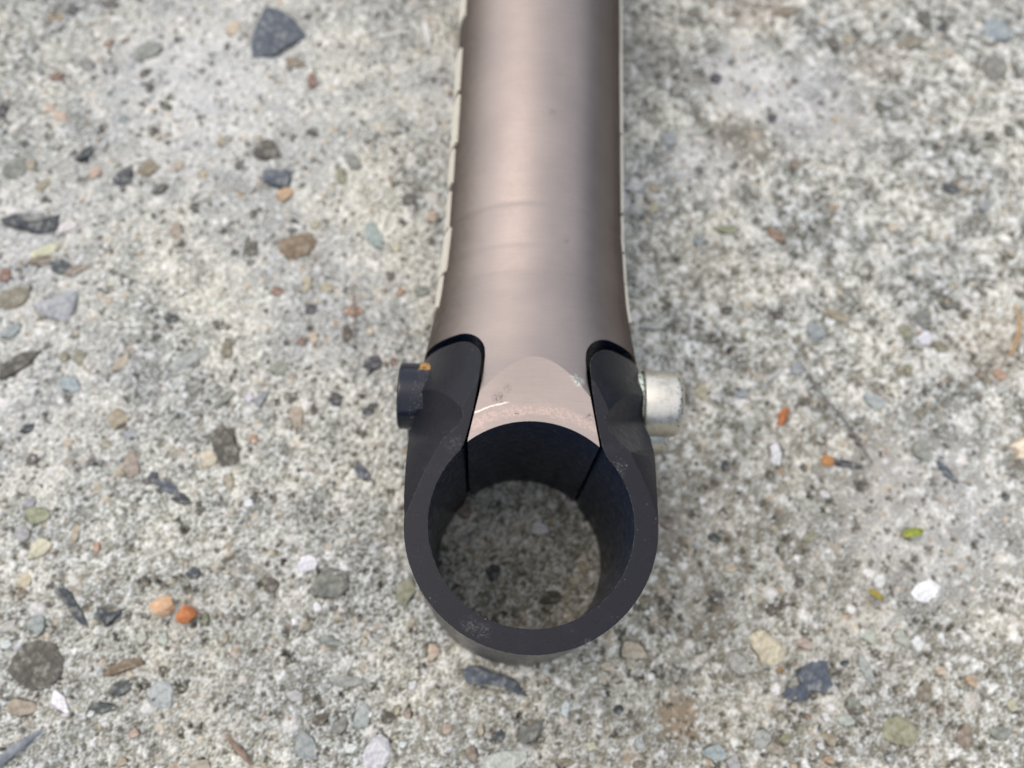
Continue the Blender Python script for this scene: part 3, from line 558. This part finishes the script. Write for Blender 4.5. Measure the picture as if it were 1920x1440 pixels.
ENV_Y = [-40, -18, .34, 6, 11, 15.75, 18.6, 21.5, 24.25, 28, 33, 36.5, 40.1, 44.3, 44.9, 51.9, 52.6, 60, 170]
ENV_R = [30, 28.4, 25.8, 24.5, 23.1, 21.4, 20.45, 19.6, 18.85, 18.1, 17.3, 16.75, 16.28, 15.98, 15.90, 15.56, 15.46, 15.45, 15.45]
def env_profile(y0, y1, step=.5):
    ys = np.arange(y0, y1 + 1e-6, step)
    rs = np.interp(ys, ENV_Y, ENV_R)
    # soften the knots of the flare, keep the turned lines of the straight part
    k = np.array([1, 2, 3, 4, 3, 2, 1.]); k /= k.sum()
    pad = np.concatenate([rs[0] - (rs[1] - rs[0]) * np.arange(3, 0, -1), rs, np.repeat(rs[-1], 3)])
    sm = np.convolve(pad, k, 'valid')
    wgt = np.clip((ys - 34) / 4, 0, 1)
    rs = sm * (1 - wgt) + rs * wgt
    return list(zip(ys.tolist(), rs.tolist()))

def build_tube():
    prof = env_profile(4, 62, .4) + [(y, 15.45) for y in np.arange(66, 152, 8)]
    base = temp(*revolve_y(prof, 0.0))
    cut = []
    for z0, z1 in ((H - .01, 60), (-30, .01)):
        cut.append((temp(*prism([(-60, -20), (60, -20), (60, 60), (-60, 60)], z0, z1)), 'DIFFERENCE'))
    for s in (-1, 1):
        p = [(s * 9.75, 8.0), (s * 9.38, 11.6), (s * 8.75, 15.0), (s * 8.1, 18.5), (s * 7.65, 22), (s * 7.5, 25.0)]
        p += [(s * (12.0 + 4.5 * math.cos(math.radians(a))), 25.4 + 4.4 * math.sin(math.radians(a))) for a in range(168, 89, -6)]
        p += [(s * 40, 29.85), (s * 40, 0), (s * 10.6, 0)]
        cut.append((temp(*prism(p, -10, 60)), 'DIFFERENCE'))
    cut.append((temp(*prism(arc(0, 0, 14.62, 0, 360 - 3, 119), -10, 60)), 'DIFFERENCE'))
    me = finish(boolean(base, cut), 22)
    me.materials.clear(); me.materials.append(M_TUBE); me.materials.append(M_BORE)
    for p in me.polygons:                                    # bore and notch walls: darker colour with the sky's blue reflection painted in
        c = p.center / MM
        p.material_index = 1 if abs(p.normal.z) < .05 and c.y < 30.5 and abs(c.x) < 15.6 else 0
    return link('stem_tube', me, None, STEM)
TUBE = build_tube()

def build_clamp():
    Ro, Ri = 17.64, 14.3
    def side(s):
        inner = [(10.35, math.sqrt(Ri * Ri - 10.35 ** 2)), (9.85, 11.2), (9.3, 13.6), (8.72, 17.0), (8.25, 20.5), (8.05, 23.4)]
        yt = 28.4 if s < 0 else 27.8
        end = [(12.1 + 4.05 * math.cos(math.radians(a)), yt - 4.1 + 4.1 * math.sin(math.radians(a))) for a in range(172, 89, -7)]
        out = [(17.75, yt), (17.75, 25.5), (17.75, 19), (18.3, 15.5), (18.4, 12.2), (18.25, 7.6), (18.0, 3.3), (17.71, .8)] if s < 0 else \
              [(17.2, yt), (17.2, 21.5), (17.45, 18.2), (18.25, 15.3), (18.08, 10), (17.82, 5.5), (17.68, 1.8)]
        return [(s * x, y) for x, y in inner + end + out]
    L, Rr = side(-1), side(1)
    front = arc(0, 0, Ro, 176 + 2, 362 - 0, 92)            # round the front, left to right
    bore = arc(0, 0, Ri, 43, -223, 120)                     # back along the bore, right to left
    poly = L[::1] + front + Rr[::-1]
    poly = poly + bore[1:-1]
    base = temp(*prism(poly, 0.0, H))
    full = [(y, r + .85 * math.exp(-((y - 21) / 5.5) ** 2)) for y, r in env_profile(-34, 58, .5)]
    cut = [(temp(*revolve_y(full, .25)), 'INTERSECT')]
    # the scalloped relief round each bolt seat
    for s in (-1, 1):
        for up in (1, -1):
            u = Vector((s * 1.0, .50, -1.34)).normalized()
            lat = Vector((-s * .6, 1.0, 0)).normalized()
            nrm = u.cross(lat); nrm = nrm if nrm.z > 0 else -nrm
            p0 = Vector((s * 10.3, 14.6, H))
            prof = []
            for q in np.linspace(-8, 6.5, 30):
                prof.append((q, 1.0 * (math.sqrt(q * q + .36) - .6) if q > 0 else q * q / 32))
            prof = prof + [(6.5, 14), (-8, 14)]
            v = []
            for t in (-6, 26):
                for q, h in prof:
                    P = p0 + u * t + nrm * h + lat * q
                    v.append((P.x, P.y, P.z if up > 0 else H - P.z))
            n = len(prof)
            f = [tuple(range(n)), tuple(range(n, 2 * n))] + [(i, (i + 1) % n, n + (i + 1) % n, n + i) for i in range(n)]
            cut.append((temp(v, f), 'DIFFERENCE'))
    me = finish(boolean(base, cut), 28)
    me.materials.clear(); me.materials.append(M_CLAMP); me.materials.append(M_BORE)
    for p in me.polygons:
        c = p.center / MM
        p.material_index = 1 if abs(p.normal.z) < .05 and math.hypot(c.x, c.y) < 14.6 else 0
    return link('clamp_ring', me, None, STEM)
CLAMP = build_clamp()

def build_bolts():
    for zb in (24.6, H - 24.6):
        hd = [(14.0, 3.0), (17.55, 3.0), (17.6, 4.9), (17.75, 5.25), (18.1, 5.3), (22.6, 5.3), (23.3, 5.12), (23.7, 4.75), (23.88, 4.2), (23.9, 2.7)]
        head = temp(*lathe_x(hd, 22.4, zb))
        hexa = [(2.55 * math.cos(math.radians(a)), 2.55 * math.sin(math.radians(a))) for a in range(0, 360, 60)]
        v = [(x, 22.4 + y, zb + z) for x in (20.8, 26) for y, z in hexa]
        f = [tuple(range(6)), tuple(range(6, 12))] + [(i, (i + 1) % 6, 6 + (i + 1) % 6, 6 + i) for i in range(6)]
        me = finish(boolean(head, [(temp(v, f), 'DIFFERENCE')]), 35)
        bolt = link('bolt', me, M_SILVER, STEM)
        wv, wf = lathe_x([(12.5, 4.9), (17.3, 4.9), (17.5, 4.75)], 22.4, zb)
        link('washer', mesh_of('washer', wv, wf, 35), M_WASHER, bolt)
        nv, nf = lathe_x([(13.0, 5.35), (20.25, 5.35), (20.33, 5.30), (20.40, 5.36), (20.72, 5.30), (20.88, 5.1), (20.92, 4.7), (20.92, 3.2), (20.0, 3.0), (19.9, .3)], 21.9, zb, sgn=-1)
        if zb < ZC: nv = [(x + .9, y, z) for x, y, z in nv]
        link('barrel_nut', mesh_of('barrel_nut', nv, nf, 30), M_NUT, STEM)
build_bolts()

def build_decals():
    """thin printed film down both flanks of the tube, seen edge-on, broken into letter-like pieces"""
    segs = {-1: [(37.8, 43.6, 0), (44.0, 52.3, 1), (53.2, 60.4, 2), (61.8, 68.6, 0), (69.4, 79.4, 1), (80.8, 90, 3), (97, 107, 1), (109, 120, 2)],
            1: [(37.0, 44, 1), (44.6, 50.2, 2), (50.6, 57.6, 0), (58.2, 74, 3), (74.4, 92, 1), (92.5, 120, 2)]}
    for s, rows in segs.items():
        for y0, y1, k in rows:
            top = (67 if s < 0 else 75) + (4.0, 0, 6.5, 2.0)[k] * (1 if s < 0 else .45)
            n, m = 10, 8
            v, f = [], []
            for lay in (0, 1):
                for j in range(n + 1):
                    y = y0 + (y1 - y0) * j / n
                    r0 = float(np.interp(y, ENV_Y, ENV_R))
                    for i in range(m + 1):
                        wob = 0.0
                        a = math.radians(top + wob + (128 - top) * i / m)
                        r = r0 + (.42 if lay else -.1)
                        v.append((s * r * math.sin(a), y, ZC + r * math.cos(a)))
            P = (n + 1) * (m + 1)
            idx = lambda l, j, i: l * P + j * (m + 1) + i
            for l in (0, 1):
                for j in range(n):
                    for i in range(m):
                        f.append((idx(l, j, i), idx(l, j, i + 1), idx(l, j + 1, i + 1), idx(l, j + 1, i)))
            for j in range(n):
                for i in (0, m): f.append((idx(0, j, i), idx(0, j + 1, i), idx(1, j + 1, i), idx(1, j, i)))
            for i in range(m):
                for j in (0, n): f.append((idx(0, j, i), idx(0, j, i + 1), idx(1, j, i + 1), idx(1, j, i)))
            link('side_decal', mesh_of('side_decal', v, f, 30), M_DECAL, STEM)
build_decals()

def build_bar_clamp():
    """the far end of the stem, past the picture: the handlebar clamp that carries it"""
    base = temp(*lathe_x([(-22, 18.0), (-21.2, 18.8), (21.2, 18.8), (22, 18.0)], 158, ZC, 72))
    hole = temp(*lathe_x([(-40, 15.9), (40, 15.9)], 158, ZC, 72))
    link('bar_clamp', finish(boolean(base, [(hole, 'DIFFERENCE')]), 30), M_TUBE, STEM)
build_bar_clamp()

# ------------------------------------------------------------ loose bits on the slab
def pebble(name, x, y, a, b, c, rot, mat, label, cat, lift=0.0, group=None):
    bm = bmesh.new()
    bmesh.ops.create_icosphere(bm, subdivisions=2, radius=1)
    for v in bm.verts:
        k = 1 + .14 * math.sin(3.1 * v.co.x + 2 * v.co.y + x) + random.uniform(-.15, .15)
        v.co = Vector((v.co.x * a * k, v.co.y * b * k, (v.co.z * k * c) + c * .75)) * MM
    me = bpy.data.meshes.new(name); bm.to_mesh(me); bm.free()
    me.shade_smooth(); me.set_sharp_from_angle(angle=math.radians(26))
    o = link(name, me, mat)
    o.location = (x * MM, y * MM, (-.25 + lift) * MM); o.rotation_euler.z = math.radians(rot)
    return tag(o, label, cat, group)
M_OR = mat_plain('burnt_orange_stone', (.33, .11, .04), (.50, .20, .075), .8)
M_PE = mat_plain('peach_stone', (.46, .28, .16), (.64, .44, .28), .8)
M_RU = mat_plain('rust_stone', (.36, .17, .06), (.52, .27, .11), .85)
pebble('pebble', -57.0, -11.4, 1.75, 1.45, 1.2, 20, M_OR, 'bright burnt-orange pebble touching the end of a grey sliver', 'pebble')
pebble('pebble', -61.0, -10.1, 2.2, 1.7, 1.2, 40, M_PE, 'pale peach pebble beside the bright orange one', 'pebble')
pebble('pebble', 48.9, 29.1, 1.8, .85, .8, 58, M_OR, 'narrow orange chip standing clear of the silver bolt', 'pebble')
pebble('pebble', 56.6, 20.7, 1.15, 1.2, .9, 10, M_RU, 'round rusty-brown pebble at the head of a dark sliver', 'pebble')

def rod(name, pts, rad, mat, label, cat, flat=1.0, n=7):
    v, f = [], []
    P = [Vector(p) for p in pts]
    for i, p in enumerate(P):
        d = (P[min(i + 1, len(P) - 1)] - P[max(i - 1, 0)]).normalized()
        sd = d.cross(Vector((0, 0, 1))).normalized(); up = sd.cross(d).normalized()
        r = rad[i]
        for k in range(n):
            a = 2 * math.pi * k / n
            q = p + sd * (r * math.cos(a)) + up * (r * flat * math.sin(a))
            v.append(tuple(q))
    for i in range(len(P) - 1):
        for k in range(n):
            f.append((i * n + k, i * n + (k + 1) % n, (i + 1) * n + (k + 1) % n, (i + 1) * n + k))
    f.append(tuple(range(n))); f.append(tuple(range((len(P) - 1) * n, len(P) * n)))
    return tag(link(name, mesh_of(name, v, f, 50), mat), label, cat)
M_TW = mat_plain('grey_twig_bark', (.12, .13, .15), (.24, .26, .28), .8, 1.0, (.6, .6, .6))
M_TB = mat_plain('brown_twig_bark', (.16, .11, .08), (.28, .21, .16), .8)
M_HAIR = mat_plain('dark_needle_skin', (.09, .085, .09), (.16, .15, .15), .45)
M_WOOD = mat_plain('split_pale_wood', (.50, .38, .24), (.80, .72, .60), .7, .8, (.5, 2.6, 1))
M_LEAF = mat_plain('green_leaf_skin', (.16, .20, .02), (.34, .36, .05), .45)
M_LEAF2 = mat_plain('yellow_green_leaf_skin', (.25, .20, .03), (.40, .34, .06), .5)
rod('needle', [(50.0, 44.9, 1.0), (52.6, 40.3, .95), (55.7, 34.9, .85), (58.2, 31.4, .8), (60.4, 28.7, .65), (63.0, 24.6, .45), (65.2, 20.6, .25)], [.05, .11, .17, .20, .22, .20, .12], M_HAIR, 'long thin dark needle lying between the two orange chips', 'needle')
rod('twig', [(-88, -39.4, .4), (-83.5, -35.5, .5), (-81, -33.3, .55), (-79, -31.6, .5), (-77.6, -30.4, .3)], [.75, .85, .75, .5, .25], M_TW, 'grey woody twig poking in at the lower corner of the slab', 'twig', .6)
rod('twig', [(-47.6, -30.2, .2), (-46, -31.8, .35), (-44.6, -33.0, .35), (-43.0, -34.6, .2)], [.25, .5, .5, .3], M_TB, 'short brown twig near the white lump below the clamp ring', 'twig', .7)
rod('root_fibre', [(97.0, 54.5, .5), (97.5, 51.5, .7), (96.9, 48.4, .6), (95.8, 45.8, .5), (94.6, 43.6, .3)], [.25, .4, .42, .4, .3], mat_plain('tan_fibre', (.30, .19, .09), (.42, .29, .15), .8), 'curved tan root fibre close to a rust coloured stone', 'fibre', .7)
rod('root_fibre', [(-34.3, 51.0, .4), (-33.6, 48.0, .7), (-33.2, 45.2, .6), (-33.3, 42.6, .3)], [.15, .24, .24, .12], M_TB, 'short dark fibre crossing an orange-tan stone beside the tube', 'fibre')

def splinter():
    n = 5
    bm = bmesh.new()
    L, W, T = 6.2, 3.4, 1.6
    grid = []
    for i in range(7):
        t = i / 6
        row = []
        for j in range(n):
            u = j / (n - 1) - .5
            jag = (random.uniform(-.5, .5) if i in (0, 6) else 0)
            row.append(((t - .5) * L + jag, u * W * (1 - .15 * t), T * (1 - abs(u) * .5) + random.uniform(-.1, .1)))
        grid.append(row)
    v = [p for r in grid for p in r] + [(p[0], p[1], 0.0) for r in grid for p in r]
    o = 7 * n; f = []
    for i in range(6):
        for j in range(n - 1):
            q = (i * n + j, i * n + j + 1, (i + 1) * n + j + 1, (i + 1) * n + j)
            f.append(q); f.append(tuple(o + k for k in q)[::-1])
        for j in (0, n - 1):
            f.append((i * n + j, (i + 1) * n + j, o + (i + 1) * n + j, o + i * n + j))
    for i in (0, 6):
        for j in range(n - 1): f.append((i * n + j, i * n + j + 1, o + i * n + j + 1, o + i * n + j))
    ob = link('wood_splinter', mesh_of('wood_splinter', v, f, 25), M_WOOD)
    bm.free()
    ob.location = (95.2 * MM, 25.4 * MM, -.1 * MM); ob.rotation_euler.z = math.radians(32)
    tag(ob, 'pale cream splinter of split wood lying on the slab', 'wood splinter')
splinter()

def leaf(x, y, L, W, rot, mat, label):
    v, f = [], []
    n = 8
    for lay in (0, 1):
        for i in range(n + 1):
            t = i / n
            w = W * math.sin(math.pi * min(1, .12 + t * .86)) ** .7
            for j in (-1, 0, 1):
                v.append(((t - .5) * L, j * w * .5, .5 + .35 * abs(j) + .5 * math.sin(t * 2.6) - lay * .12))
    P = 3 * (n + 1)
    for i in range(n):
        for j in range(2):
            q = (i * 3 + j, i * 3 + j + 1, (i + 1) * 3 + j + 1, (i + 1) * 3 + j)
            f.append(q); f.append(tuple(P + k for k in q)[::-1])
        for j in (0, 2): f.append((i * 3 + j, (i + 1) * 3 + j, P + (i + 1) * 3 + j, P + i * 3 + j))
    for i in (0, n):
        for j in range(2): f.append((i * 3 + j, i * 3 + j + 1, P + i * 3 + j + 1, P + i * 3 + j))
    ob = link('leaf_scrap', mesh_of('leaf_scrap', v, f, 50), mat)
    ob.location = (x * MM, y * MM, -.2 * MM); ob.rotation_euler.z = math.radians(rot)
    tag(ob, label, 'leaf scrap')
leaf(71.3, 7.9, 3.9, 1.7, 12, M_LEAF, 'bright yellow-green scrap of leaf, the larger of two')
leaf(63.3, -3.5, 2.9, 1.1, -38, M_LEAF2, 'thin olive-yellow leaf scrap next to the white quartz chip')
